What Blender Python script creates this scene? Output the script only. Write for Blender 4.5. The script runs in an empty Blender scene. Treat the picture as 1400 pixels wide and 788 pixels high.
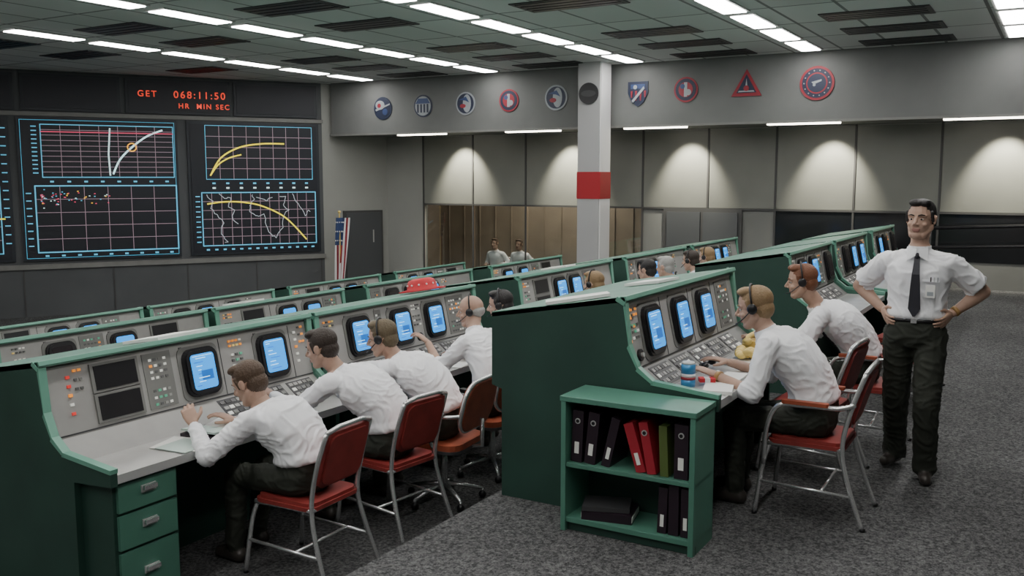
import bpy, bmesh, math, random
from mathutils import Vector, Matrix, noise
from mathutils.bvhtree import BVHTree
V=Vector
random.seed(7)
Z=V((0,0,1)); X=V((1,0,0)); Y=V((0,1,0))
scene=bpy.context.scene
# ---------------------------------------------------------------- materials
def mat(name,col,rough=.55,metal=0.0,emit=0.0,var=0.0,scale=6.0,bump=0.0,bscale=40.0,spec=.5):
    m=bpy.data.materials.new(name); m.use_nodes=True
    nt=m.node_tree; b=nt.nodes['Principled BSDF']
    c=(col[0],col[1],col[2],1)
    b.inputs['Base Color'].default_value=c
    b.inputs['Roughness'].default_value=rough
    b.inputs['Metallic'].default_value=metal
    b.inputs['Specular IOR Level'].default_value=spec
    if emit>0:
        b.inputs['Emission Color'].default_value=c
        b.inputs['Emission Strength'].default_value=emit
    tc=nt.nodes.new('ShaderNodeTexCoord')
    if var>0:
        n=nt.nodes.new('ShaderNodeTexNoise'); n.inputs['Scale'].default_value=scale; n.inputs['Detail'].default_value=4
        nt.links.new(tc.outputs['Object'],n.inputs['Vector'])
        r=nt.nodes.new('ShaderNodeValToRGB')
        r.color_ramp.elements[0].position=.3; r.color_ramp.elements[1].position=.7
        r.color_ramp.elements[0].color=tuple(x*(1-var) for x in col[:3])+(1,)
        r.color_ramp.elements[1].color=tuple(min(1,x*(1+var)) for x in col[:3])+(1,)
        nt.links.new(n.outputs['Fac'],r.inputs['Fac']); nt.links.new(r.outputs['Color'],b.inputs['Base Color'])
    if bump>0:
        n2=nt.nodes.new('ShaderNodeTexNoise'); n2.inputs['Scale'].default_value=bscale; n2.inputs['Detail'].default_value=3
        nt.links.new(tc.outputs['Object'],n2.inputs['Vector'])
        bp=nt.nodes.new('ShaderNodeBump'); bp.inputs['Strength'].default_value=bump; bp.inputs['Distance'].default_value=.02
        nt.links.new(n2.outputs['Fac'],bp.inputs['Height']); nt.links.new(bp.outputs['Normal'],b.inputs['Normal'])
    return m
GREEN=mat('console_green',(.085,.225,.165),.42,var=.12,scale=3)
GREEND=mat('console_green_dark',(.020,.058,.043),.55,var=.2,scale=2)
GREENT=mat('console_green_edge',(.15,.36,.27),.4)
PANEL=mat('panel_grey',(.35,.345,.33),.5,var=.10,scale=4)
PANEL2=mat('panel_grey_dark',(.20,.20,.19),.5,var=.08,scale=4)
DESK=mat('desk_laminate',(.47,.465,.45),.3,var=.10,scale=5)
BLACK=mat('black_plastic',(.012,.012,.014),.35)
DARK=mat('dark_grey',(.05,.05,.053),.5)
SCRB=mat('crt_blue',(.012,.28,.82),.3,emit=1.25)
SCRT=mat('crt_text',(.45,.85,1),.3,emit=1.6)
SCRD=mat('crt_dark_blue',(.01,.12,.45),.3,emit=.9)
SCROFF=mat('crt_off',(.03,.025,.028),.2)
BW=mat('button_white',(.75,.75,.7),.4,emit=.25)
BO=mat('button_orange',(.9,.30,.04),.4,emit=.6)
BG=mat('button_green',(.12,.45,.28),.4,emit=.2)
BR=mat('button_red',(.7,.05,.04),.4,emit=.4)
BK=mat('button_grey',(.12,.12,.12),.4)
BY=mat('button_yellow',(.8,.6,.2),.4,emit=.3)
CHROME=mat('chrome',(.70,.71,.71),.25,metal=.75)
STEEL=mat('painted_steel',(.55,.56,.55),.4,metal=.3)
RED=mat('red_vinyl',(.25,.034,.030),.5,var=.2,scale=8)
BROWNV=mat('rust_vinyl',(.33,.075,.035),.5,var=.2,scale=8)
PAPER=mat('paper',(.82,.82,.78),.8)
PAPERG=mat('paper_green_ink',(.5,.6,.55),.8)
SHIRT=mat('white_shirt',(.86,.87,.89),.85,bump=.22,bscale=9)
TROU=mat('dark_trousers',(.026,.030,.022),.85,bump=.25,bscale=9)
SKIN=mat('skin',(.46,.295,.22),.55,var=.06,scale=20)
LIP=mat('lips',(.34,.16,.13),.5)
SHOE=mat('shoe_leather',(.050,.043,.038),.35)
EYEW=mat('eye_white',(.6,.58,.55),.3)
EYED=mat('eye_iris',(.03,.02,.015),.2)
TIE=mat('black_tie',(.02,.02,.028),.6)
HB=mat('hair_black',(.014,.012,.012),.55,bump=.3,bscale=90)
HDB=mat('hair_dark_brown',(.032,.021,.015),.6,bump=.3,bscale=90)
HBR=mat('hair_brown',(.080,.048,.028),.6,bump=.3,bscale=90)
HLB=mat('hair_light_brown',(.12,.09,.05),.6,bump=.3,bscale=90)
HBL=mat('hair_blond',(.26,.17,.085),.6,bump=.3,bscale=90)
HRD=mat('hair_auburn',(.17,.065,.03),.6,bump=.3,bscale=90)
HGR=mat('hair_grey',(.32,.32,.30),.6,bump=.3,bscale=90)
LAMP=mat('fluorescent_tube',(1,.98,.95),.5,emit=20)
LAMPW=mat('warm_strip',(1,.93,.8),.5,emit=9)
CYAN=mat('plot_cyan',(.10,.50,.75),.5,emit=.7)
GRIDL=mat('plot_grid',(.40,.28,.34),.5,emit=.4)
GRIDP=mat('plot_grid_red',(.75,.08,.16),.5,emit=.7)
PYEL=mat('plot_yellow',(.80,.68,.03),.5,emit=.9)
PWH=mat('plot_white',(.65,.9,.92),.5,emit=.9)
POR=mat('plot_orange',(.95,.5,.03),.5,emit=1.0)
PMAP=mat('plot_map',(.40,.44,.48),.5,emit=.6)
CLK=mat('clock_red',(.80,.05,.02),.5,emit=1.2)
SCRBACK=mat('projection_screen_black',(.010,.012,.020),.5)
SCRFR=mat('projection_screen_frame',(.018,.022,.030),.5)
WALLG=mat('wall_grey',(.18,.185,.175),.8,var=.06,scale=1.2)
WALLL=mat('wall_light_grey',(.30,.305,.285),.8,var=.05,scale=1)
FASC=mat('fascia_grey',(.16,.165,.16),.8,var=.18,scale=.8)
WALLD=mat('wall_dark',(.085,.09,.095),.7,var=.1,scale=1)
PANE=mat('upper_panel',(.19,.195,.175),.35,var=.10,scale=1)
MULL=mat('mullion_dark',(.06,.06,.06),.5)
DARKG=mat('dark_glass',(.012,.013,.015),.12)
DOORM=mat('door_grey',(.07,.075,.08),.5)
WOOD=mat('wood_panelling',(.30,.245,.19),.6,var=.15,scale=2)
WHITE=mat('white_paint',(.78,.78,.78),.5)
PILSH=mat('pillar_shaded',(.38,.38,.38),.6)  # white pillar's duller faces, shade put into the colour
REDP=mat('red_paint',(.36,.012,.02),.5)
BLUE=mat('blue_enamel',(.04,.07,.18),.5)
NAVY=mat('navy_enamel',(.02,.028,.06),.5)
REDE=mat('red_enamel',(.30,.025,.04),.5)
REDH=mat('red_felt',(.55,.02,.03),.6)
GREYE=mat('grey_enamel',(.34,.37,.39),.5)
YELP=mat('yellow_plastic',(.75,.56,.17),.4)
TAN=mat('tan_leather',(.38,.22,.08),.5)
BINDP=mat('binder_dark_plum',(.022,.012,.020),.4)
BINDR=mat('binder_red',(.36,.02,.035),.4)
BINDG=mat('binder_green',(.09,.13,.035),.4)
CANB=mat('can_blue',(.06,.26,.52),.3,metal=.2)
def carpet():
    m=bpy.data.materials.new('carpet'); m.use_nodes=True; nt=m.node_tree; b=nt.nodes['Principled BSDF']
    tc=nt.nodes.new('ShaderNodeTexCoord')
    n=nt.nodes.new('ShaderNodeTexNoise'); n.inputs['Scale'].default_value=42; n.inputs['Detail'].default_value=6; n.inputs['Roughness'].default_value=.9
    n2=nt.nodes.new('ShaderNodeTexNoise'); n2.inputs['Scale'].default_value=.9; n2.inputs['Detail'].default_value=2
    r=nt.nodes.new('ShaderNodeValToRGB'); r.color_ramp.elements[0].position=.42; r.color_ramp.elements[1].position=.66
    r.color_ramp.elements[0].color=(.038,.039,.041,1); r.color_ramp.elements[1].color=(.27,.27,.27,1)
    mx=nt.nodes.new('ShaderNodeMixRGB'); mx.blend_type='MULTIPLY'; mx.inputs['Fac'].default_value=.6
    r2=nt.nodes.new('ShaderNodeValToRGB'); r2.color_ramp.elements[0].position=.35; r2.color_ramp.elements[1].position=.65
    r2.color_ramp.elements[0].color=(.6,.6,.6,1)
    for q in (n,n2): nt.links.new(tc.outputs['Object'],q.inputs['Vector'])
    nt.links.new(n.outputs['Fac'],r.inputs['Fac']); nt.links.new(n2.outputs['Fac'],r2.inputs['Fac'])
    nt.links.new(r.outputs['Color'],mx.inputs['Color1']); nt.links.new(r2.outputs['Color'],mx.inputs['Color2'])
    nt.links.new(mx.outputs['Color'],b.inputs['Base Color']); b.inputs['Roughness'].default_value=.95
    b.inputs['Specular IOR Level'].default_value=.1
    bp=nt.nodes.new('ShaderNodeBump'); bp.inputs['Strength'].default_value=.5; bp.inputs['Distance'].default_value=.01
    nt.links.new(n.outputs['Fac'],bp.inputs['Height']); nt.links.new(bp.outputs['Normal'],b.inputs['Normal'])
    return m
CARPET=carpet()
def ceilmat():
    m=bpy.data.materials.new('ceiling_tiles'); m.use_nodes=True; nt=m.node_tree; b=nt.nodes['Principled BSDF']
    tc=nt.nodes.new('ShaderNodeTexCoord'); br=nt.nodes.new('ShaderNodeTexBrick')
    br.offset=0; br.inputs['Scale'].default_value=1; br.inputs['Brick Width'].default_value=1.4; br.inputs['Row Height'].default_value=.8
    br.inputs['Mortar Size'].default_value=.022; br.inputs['Mortar Smooth'].default_value=0
    br.inputs['Color1'].default_value=(.72,.73,.72,1); br.inputs['Color2'].default_value=(.62,.63,.62,1); br.inputs['Mortar'].default_value=(.25,.25,.25,1)
    nt.links.new(tc.outputs['Object'],br.inputs['Vector']); nt.links.new(br.outputs['Color'],b.inputs['Base Color'])
    b.inputs['Roughness'].default_value=.9
    return m
CEIL=ceilmat()
def glassmat():
    m=bpy.data.materials.new('window_glass'); m.use_nodes=True; nt=m.node_tree
    for n in list(nt.nodes): nt.nodes.remove(n)
    o=nt.nodes.new('ShaderNodeOutputMaterial'); t=nt.nodes.new('ShaderNodeBsdfTransparent'); g=nt.nodes.new('ShaderNodeBsdfGlossy')
    g.inputs['Roughness'].default_value=.03; t.inputs['Color'].default_value=(.8,.85,.85,1)
    mx=nt.nodes.new('ShaderNodeMixShader'); mx.inputs['Fac'].default_value=.18
    nt.links.new(t.outputs[0],mx.inputs[1]); nt.links.new(g.outputs[0],mx.inputs[2]); nt.links.new(mx.outputs[0],o.inputs[0])
    return m
GLASS=glassmat()
# ---------------------------------------------------------------- mesh builder
class MB:
    def __init__(s): s.v=[];s.f=[];s.m=[];s.sm=[];s.mats=[]
    def mi(s,m):
        if m not in s.mats: s.mats.append(m)
        return s.mats.index(m)
    def add(s,vs,fs,m,smooth=False):
        o=len(s.v); k=s.mi(m); s.v+=[V(p) for p in vs]
        for f in fs: s.f.append([i+o for i in f]); s.m.append(k); s.sm.append(smooth)
    def box(s,c,sz,m,R=None):
        c=V(c); vs=[]
        for i in range(8):
            p=V(((.5 if i&1 else -.5)*sz[0],(.5 if i&2 else -.5)*sz[1],(.5 if i&4 else -.5)*sz[2]))
            if R: p=R@p
            vs.append(c+p)
        s.add(vs,[(0,2,3,1),(4,5,7,6),(0,1,5,4),(2,6,7,3),(0,4,6,2),(1,3,7,5)],m)
    def bb(s,a,b,m):
        s.box([(a[i]+b[i])/2 for i in range(3)],[abs(b[i]-a[i]) for i in range(3)],m)
    def loft(s,rings,m,smooth=True,cap=True):
        n=len(rings[0]); vs=[p for r in rings for p in r]; fs=[]
        for i in range(len(rings)-1):
            for j in range(n):
                k=(j+1)%n; fs.append((i*n+j,i*n+k,(i+1)*n+k,(i+1)*n+j))
        if cap: fs.append(tuple(reversed(range(n)))); fs.append(tuple((len(rings)-1)*n+j for j in range(n)))
        s.add(vs,fs,m,smooth)
    def plate(s,O,ux,uy,un,outline,d0,d1,m,smooth=False):
        r0=[O+ux*a+uy*b+un*d0 for a,b in outline]; r1=[O+ux*a+uy*b+un*d1 for a,b in outline]
        s.loft([r0,r1],m,smooth)
    def prismX(s,prof,x0,x1,Y0,z0,m):
        s.loft([[V((x0,Y0+a,z0+b)) for a,b in prof],[V((x1,Y0+a,z0+b)) for a,b in prof]],m,False)
    def cap(s,p0,p1,r0,r1,m,seg=14,flat=False,k=4):
        p0=V(p0);p1=V(p1); d=(p1-p0)
        L=d.length; d=d.normalized() if L>1e-6 else Z.copy()
        a=d.orthogonal().normalized(); b=d.cross(a); rings=[]
        def ring(c,r): return [c+a*(r*math.cos(2*math.pi*j/seg))+b*(r*math.sin(2*math.pi*j/seg)) for j in range(seg)]
        if flat: rings=[ring(p0,r0),ring(p1,r1)]
        else:
            for i in range(k+1):
                t=-math.pi/2+math.pi/2*(i+.15)/(k+.15); rings.append(ring(p0+d*(r0*math.sin(t)),r0*math.cos(t)))
            for i in range(k+1):
                t=math.pi/2*i/(k+.15); rings.append(ring(p1+d*(r1*math.sin(t)),r1*math.cos(t)))
        s.loft(rings,m,True)
    def ell(s,c,r,m,R=None,seg=16,k=9):
        c=V(c); rings=[]
        for i in range(k):
            t=-math.pi/2+math.pi*(i+.35)/(k-.3); ring=[]
            for j in range(seg):
                p=V((r[0]*math.cos(t)*math.cos(2*math.pi*j/seg),r[1]*math.cos(t)*math.sin(2*math.pi*j/seg),r[2]*math.sin(t)))
                if R: p=R@p
                ring.append(c+p)
            rings.append(ring)
        s.loft(rings,m,True)
    def tube(s,pts,r,m,seg=8):
        pts=[V(p) for p in pts]; n=len(pts); rr=r if isinstance(r,(list,tuple)) else [r]*n
        T=[]
        for i in range(n):
            a=pts[max(i-1,0)];b=pts[min(i+1,n-1)]
            T.append((b-a).normalized())
        N=T[0].orthogonal().normalized(); rings=[]
        for i in range(n):
            N=(N-T[i]*N.dot(T[i])); N=N.normalized() if N.length>1e-5 else T[i].orthogonal().normalized()
            B=T[i].cross(N)
            rings.append([pts[i]+N*(rr[i]*math.cos(2*math.pi*j/seg))+B*(rr[i]*math.sin(2*math.pi*j/seg)) for j in range(seg)])
        s.loft(rings,m,True)
    def xform(s,M,start=0):
        for i in range(start,len(s.v)): s.v[i]=M@s.v[i]
    def obj(s,name,parent=None,bevel=0,recalc=True):
        xs=[p.x for p in s.v];ys=[p.y for p in s.v];zs=[p.z for p in s.v]
        o=V(((min(xs)+max(xs))/2,(min(ys)+max(ys))/2,min(zs)))
        me=bpy.data.meshes.new(name); me.from_pydata([tuple(p-o) for p in s.v],[],s.f)
        for m in s.mats: me.materials.append(m)
        me.polygons.foreach_set('material_index',s.m); me.polygons.foreach_set('use_smooth',s.sm)
        me.update()
        if recalc:
            bm=bmesh.new(); bm.from_mesh(me); bmesh.ops.recalc_face_normals(bm,faces=bm.faces); bm.to_mesh(me); bm.free()
        ob=bpy.data.objects.new(name,me); ob.location=o; scene.collection.objects.link(ob)
        if parent: ob.parent=parent
        if bevel:
            md=ob.modifiers.new('bevel','BEVEL'); md.width=bevel; md.segments=2; md.limit_method='ANGLE'; md.angle_limit=.7
        return ob
def rrect(w,h,r,n=4):
    pts=[]
    for cx,cy,a0 in ((w/2-r,h/2-r,0),(-w/2+r,h/2-r,90),(-w/2+r,-h/2+r,180),(w/2-r,-h/2+r,270)):
        for i in range(n+1):
            a=math.radians(a0+90*i/n); pts.append((cx+r*math.cos(a),cy+r*math.sin(a)))
    return pts
def circ(r,n=28,sx=1,sy=1): return [(r*sx*math.cos(2*math.pi*i/n),r*sy*math.sin(2*math.pi*i/n)) for i in range(n)]
def smoothpts(pts,n=6):
    out=[]; P=[V(p) for p in pts]; P=[P[0]]+P+[P[-1]]
    for i in range(1,len(P)-2):
        for j in range(n):
            t=j/n; a,b,c,d=P[i-1],P[i],P[i+1],P[i+2]
            out.append(.5*((2*b)+(c-a)*t+(2*a-5*b+4*c-d)*t*t+(3*b-a-3*c+d)*t**3))
    out.append(P[-2]); return out
# ---------------------------------------------------------------- room
ZC=4.1
fl=MB()
for y0,y1,z in ((-4,2.95,0),(2.95,5.45,-.3),(5.45,7.95,-.6),(7.95,27,-.9)):
    fl.bb((-3,y0,z-.6 if z>-.9 else -1.2),(18.3,y1,z),CARPET)
fl.obj('floor',recalc=False)
c=MB(); c.bb((-3.2,-4.2,ZC),(22,27,ZC+.15),CEIL); c.obj('ceiling',recalc=False)
A=V((16.6,14.9,0)); D=V((-.848,.530,0)).normalized(); RT=-D; N=RT.cross(Z)
B=V((18.2,14.3,0))
w=MB()
w.box(A+D*12+Z*1.6-N*.15,(24,.3,5),WALLD,Matrix((RT,-N,Z)).transposed())
for sx in (.1,1.6,3.1,4.6,6.3,7.9):
    w.box(A+D*sx+Z*(-.35)+N*.005,(.03,.02,1.05),MULL,Matrix((RT,-N,Z)).transposed())
w.box(A+D*6+Z*3.235+N*.01,(12,.04,.08),PANEL2,Matrix((RT,-N,Z)).transposed())
w.box(A+D*6+Z*.13+N*.02,(12,.06,.10),PANEL2,Matrix((RT,-N,Z)).transposed())
w.obj('wall_front')
dAB=(B-A).normalized(); nAB=dAB.cross(Z)
w=MB(); w.box((A+B)/2+Z*1.6-nAB*.1,((B-A).length+.05,.2,5),WALLL,Matrix((dAB,-nAB,Z)).transposed()); w.obj('wall_alcove')
d=MB(); RM=Matrix((dAB,-nAB,Z)).transposed(); DC=A+dAB*1.0
d.box(DC+Z*.13+nAB*.03,(1.06,.05,2.08),MULL,RM)
d.box(DC+Z*.12+nAB*.06,(.94,.04,2.0),DOORM,RM); d.box(DC+dAB*.25+Z*.55+nAB*.085,(.03,.01,.3),PANEL,RM)
d.obj('door_1')
w=MB(); XW=18.2
w.bb((XW,-4.2,1.33),(XW+.12,14.5,2.95),WALLL)
w.bb((XW,-4.2,-1),(XW+.12,7.6,1.33),WALLG)
w.bb((XW,13.2,-1),(XW+.12,14.5,1.33),WALLL)
w.bb((XW,7.6,-1),(XW+.12,13.2,-.25),WALLG)
w.obj('wall_window_side')
ys=[13.2,11.8,10.4,9.0,7.6,6.2,4.85,3.4,1.95,.53,-.9,-2.3]
t=MB()
for i,yy in enumerate(ys):
    t.bb((XW-.03,yy-.018,-.25 if i<5 else 1.33),(XW,yy+.018,2.92),MULL)
    if 5<i: t.bb((XW-.03,yy-.018,.45),(XW,yy+.018,1.33),MULL)
t.bb((XW-.035,-4,1.31),(XW,13.2,1.345),MULL)
t.bb((XW-.03,7.6,-.27),(XW,13.2,-.23),MULL)
t.obj('trim_mullions')
for i in range(11):
    g=MB(); g.bb((XW-.012,ys[i+1]+.02,1.35),(XW-.004,ys[i]-.02,2.9),PANE)
    g.obj('window_%d'%(i+1))
for i in range(4):
    g=MB(); g.bb((XW+.03,ys[i+1]+.02,-.23),(XW+.04,ys[i]-.02,1.31),GLASS); g.obj('window_%d'%(12+i))
for i in range(6,11):
    g=MB(); g.bb((XW-.012,ys[i+1]+.02,.47),(XW-.004,ys[i]-.02,1.31),DARKG); g.obj('window_%d'%(12+i))
d=MB()
d.bb((XW-.05,5.48,-.6),(XW,7.12,1.33),MULL)
for a,b in ((5.56,6.27),(6.33,7.04)):
    d.bb((XW-.08,a,-.58),(XW-.05,b,1.26),DOORM)
    d.bb((XW-.10,(a+b)/2-.02+(.25 if a<6 else -.25),.3),(XW-.08,(a+b)/2+.02+(.25 if a<6 else -.25),.55),CHROME)
d.obj('door_2')
w=MB(); w.bb((20.6,6.5,-1),(20.7,14.5,4),WOOD); w.bb((18.3,6.5,-1),(20.6,6.6,4),WOOD); w.bb((18.3,14.4,-1),(20.6,14.5,4),WOOD)
for k in range(16): w.bb((20.57,6.9+k*.48,-1),(20.6,6.92+k*.48,2),WOOD)
w.obj('wall_gallery')
w=MB(); w.bb((18.3,6.5,-1.0),(20.7,14.5,-.9),CARPET); w.obj('floor_gallery')
w=MB(); w.bb((16.7,-4.2,2.92),(22,14.72,ZC),FASC); w.obj('wall_soffit')
w=MB(); w.bb((16.66,-4.2,2.90),(16.74,14.75,2.94),PANEL2); w.obj('trim_soffit')
w=MB(); w.bb((-3.2,-4.2,-1),(-3,27,ZC),WALLG); w.obj('wall_rear')
w=MB(); w.bb((-3.2,-4.2,-1),(18.4,-4,ZC),WALLG); w.obj('wall_right')
p=MB(); p.bb((16.1,7.62,-.95),(16.55,8.07,ZC),PILSH); p.bb((16.09,7.585,1.55),(16.56,8.08,2.06),REDP)
p.bb((16.12,7.595,-.95),(16.55,7.62,1.55),WHITE); p.bb((16.12,7.595,2.06),(16.55,7.62,ZC),WHITE)  # white facings paint the lit side; the grey body stands for shade
p.obj('pillar')
h=MB()
for z0 in (1.12,.78):
    h.tube([(17.7,2.2,z0-.05),(17.7,-3.8,z0+.25)],.03,BLACK)
for yy in (2.0,0,-2): h.tube([(17.7,yy,0),(17.7,yy,1.15)],.02,BLACK)
h.obj('handrail')
LY=[.75,3.85,7.05,10.2,13.4]
for yy in LY:
    l=MB()
    for k in range(13):
        x1=16.4-1.4*k; x0=x1-1.12
        if x0<-2.8: continue
        l.bb((x0-.04,yy-.19,ZC-.02),(x1+.04,yy+.19,ZC+.0),STEEL)
        l.bb((x0,yy-.15,ZC-.03),(x1,yy+.15,ZC-.015),LAMP)
    l.obj('fluorescent_light_row')
for yy in (2.3,5.45,8.65,11.95,15.1):
    vt=MB()
    for xx in (16.1,14.7,13.3,10.6,9.1,6.3,4.9,2.1):
        if yy>14 and xx>14: continue
        vt.bb((xx-.33,yy-.68,ZC-.014),(xx+.33,yy+.68,ZC),DARK)
        for k in range(4): vt.bb((xx-.27+k*.15,yy-.62,ZC-.02),(xx-.17+k*.15,yy+.62,ZC-.013),BLACK)
    vt.obj('ceiling_vents')
for yy in (12.25,9.46,6.8,4.04,1.18,-1.6):
    l=MB(); l.bb((16.76,yy-.62,2.875),(16.90,yy+.62,2.92),LAMPW); l.obj('wall_wash_light')
    ld=bpy.data.lights.new('wash','SPOT'); ld.energy=420; ld.spot_size=math.radians(74); ld.spot_blend=.7; ld.color=(1,.94,.77); ld.shadow_soft_size=.06
    lo=bpy.data.objects.new('wall_wash_spot',ld); scene.collection.objects.link(lo); lo.location=(17.60,yy-.25,2.88)
    lo.rotation_euler=(V((.60,0,-1))).to_track_quat('-Z','Y').to_euler()
ld=bpy.data.lights.new('gal','AREA'); ld.energy=170; ld.size=2; ld.color=(1,.85,.7)
lo=bpy.data.objects.new('gallery_light',ld); scene.collection.objects.link(lo); lo.location=(19.4,10.5,2.85)
# ---------------------------------------------------------------- projection screens
class Scr:
    def __init__(s,s0,s1,z0,z1): s.s0,s.s1,s.z0,s.z1=s0,s1,z0,z1; s.mb=MB()
    def P(s,u,v,o=.08): return A+D*(s.s1-u*(s.s1-s.s0))+Z*(s.z0+v*(s.z1-s.z0))+N*o
    def base(s):
        M3=Matrix((RT,-N,Z)).transposed(); c=s.P(.5,.5,.03)
        s.mb.box(c,(s.s1-s.s0,.05,s.z1-s.z0),SCRFR,M3); s.mb.box(s.P(.5,.5,.05),(s.s1-s.s0-.12,.05,s.z1-s.z0-.12),SCRBACK,M3)
    def line(s,pts,wd,m,o=.082):
        for a,b in zip(pts[:-1],pts[1:]):
            pa,pb=s.P(a[0],a[1],o),s.P(b[0],b[1],o); d=(pb-pa)
            if d.length<1e-5: continue
            d.normalize(); n=N.cross(d)*(wd/2); e=d*(wd*.3)
            s.mb.add([pa-n-e,pb-n+e,pb+n+e,pa+n-e],[(0,1,2,3)],m)
    def grid(s,u0,u1,v0,v1,nu,nv,m,wd=.010):
        for i in range(1,nu): u=u0+(u1-u0)*i/nu; s.line([(u,v0),(u,v1)],wd,m,.079)
        for i in range(1,nv): v=v0+(v1-v0)*i/nv; s.line([(u0,v),(u1,v)],wd,m,.079)
    def frame(s,u0,u1,v0,v1,m,wd=.018): s.line([(u0,v0),(u1,v0),(u1,v1),(u0,v1),(u0,v0)],wd,m,.081)
    def ticks(s,u0,u1,v,n,m):
        for i in range(n): u=u0+(u1-u0)*(i+.5)/n; s.line([(u-.006,v),(u+.010,v)],.035,m)
    def vticks(s,u,v0,v1,n,m):
        for i in range(n): v=v0+(v1-v0)*(i+.5)/n; s.line([(u-.014,v),(u+.014,v)],.022,m)
def sm2(pts,n=8): return [(p.x,p.y) for p in smoothpts([(a,b,0) for a,b in pts],n)]
S=Scr(3.22,6.28,.25,3.17); S.base()
S.frame(.02,.98,.02,.98,CYAN,.008)
S.grid(.14,.97,.585,.95,7,10,GRIDL); S.frame(.14,.97,.585,.95,CYAN); S.vticks(.10,.6,.95,12,CYAN); S.ticks(.14,.97,.555,8,CYAN)
S.line([(.14,.90),(.97,.90)],.02,GRIDP)
S.line([(.565,.93),(.55,.75),(.555,.60)],.03,PWH); S.line(sm2([(.575,.61),(.62,.71),(.70,.80),(.80,.88),(.90,.925)]),.035,PWH)
S.line([(.70+.028*math.cos(a/10*math.pi),.80+.028*math.sin(a/10*math.pi)) for a in range(21)],.02,POR,.084)
S.grid(.09,.98,.06,.525,6,5,GRIDL); S.frame(.09,.98,.06,.525,CYAN,.026); S.ticks(.09,.98,.035,9,CYAN); S.vticks(.05,.08,.5,8,CYAN)
for k in range(60):
    u=.12+random.random()**1.6*.45; v=.44+random.gauss(0,.025); m=random.choice([GRIDP,GRIDP,POR,PWH,CYAN]); S.line([(u,v),(u+.006,v)],.018,m)
S.mb.obj('projection_screen',recalc=False)
S=Scr(.12,3.02,.25,3.17); S.base()
S.grid(.13,.94,.57,.97,8,5,GRIDL); S.frame(.13,.94,.57,.97,CYAN,.012); S.ticks(.13,.94,.54,8,CYAN); S.ticks(.13,.94,.505,8,PWH)
S.line(sm2([(.16,.60),(.24,.73),(.38,.81),(.55,.84),(.72,.842)]),.032,PYEL); S.line(sm2([(.16,.60),(.22,.68),(.30,.73),(.39,.755)]),.028,PYEL)
S.grid(.09,.96,.07,.47,12,6,GRIDL); S.frame(.09,.96,.07,.47,CYAN,.022); S.ticks(.09,.96,.04,14,CYAN); S.vticks(.06,.08,.46,10,CYAN)
for base in (((.12,.45),(.17,.40),(.15,.35),(.20,.30),(.24,.24),(.22,.16),(.27,.10),(.25,.08)),((.22,.46),(.26,.42),(.30,.43),(.29,.36),(.33,.33),(.31,.27),(.36,.22)),
             ((.46,.46),(.48,.41),(.44,.37),(.45,.31),(.50,.29),(.55,.30),(.57,.22),(.60,.14),(.64,.12),(.69,.20),(.70,.28),(.74,.33),(.70,.38),(.72,.43),(.66,.45)),
             ((.78,.46),(.80,.40),(.84,.36),(.87,.28),(.90,.33),(.93,.30)),((.50,.44),(.58,.41),(.64,.43))):
    q=[]
    for a,b in zip(base[:-1],base[1:]):
        for t in (0,.33,.66): q.append((a[0]+(b[0]-a[0])*t+random.uniform(-.008,.008),a[1]+(b[1]-a[1])*t+random.uniform(-.008,.008)))
    S.line(q,.014,PMAP)
S.line(sm2([(.13,.385),(.25,.40),(.40,.395),(.55,.36),(.72,.27),(.88,.10)]),.03,PYEL)
S.mb.obj('projection_screen',recalc=False)
S=Scr(6.42,9.5,.25,3.17); S.base()
S.grid(.1,.93,.585,.95,7,10,GRIDL); S.frame(.1,.93,.585,.95,CYAN); S.line([(.2,.3),(.95,.30)],.03,PYEL); S.grid(.1,.93,.06,.525,6,5,GRIDL); S.frame(.1,.93,.06,.525,CYAN,.02); S.vticks(.965,.1,.95,14,CYAN)
S.mb.obj('projection_screen',recalc=False)
for a,b in ((.15,2.0),(4.32,6.17),(6.3,8.6)):
    S=Scr(a,b,3.30,4.03); S.base(); S.mb.obj('overhead_display_panel',recalc=False)
e=bpy.data.objects.new('mission_clock_display',None); scene.collection.objects.link(e)
S=Scr(2.08,4.22,3.30,4.03); S.base(); S.mb.obj('clock_housing',parent=e,recalc=False)
def text(txt,u,v,size,Sx=S,m=CLK):
    cu=bpy.data.curves.new('text','FONT'); cu.body=txt; cu.size=size; cu.align_x='CENTER'; cu.align_y='CENTER'; cu.extrude=.003; cu.offset=.001; cu.space_character=1.3
    cu.materials.append(m); o=bpy.data.objects.new('digits',cu); scene.collection.objects.link(o)
    M=Matrix((RT,Z,N)).transposed().to_4x4(); M.translation=Sx.P(u,v,.085); o.matrix_world=M; o.parent=e
text('GET',.20,.56,.18); text('068:11:50',.70,.56,.21); text('HR  MIN SEC',.74,.24,.15)
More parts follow.
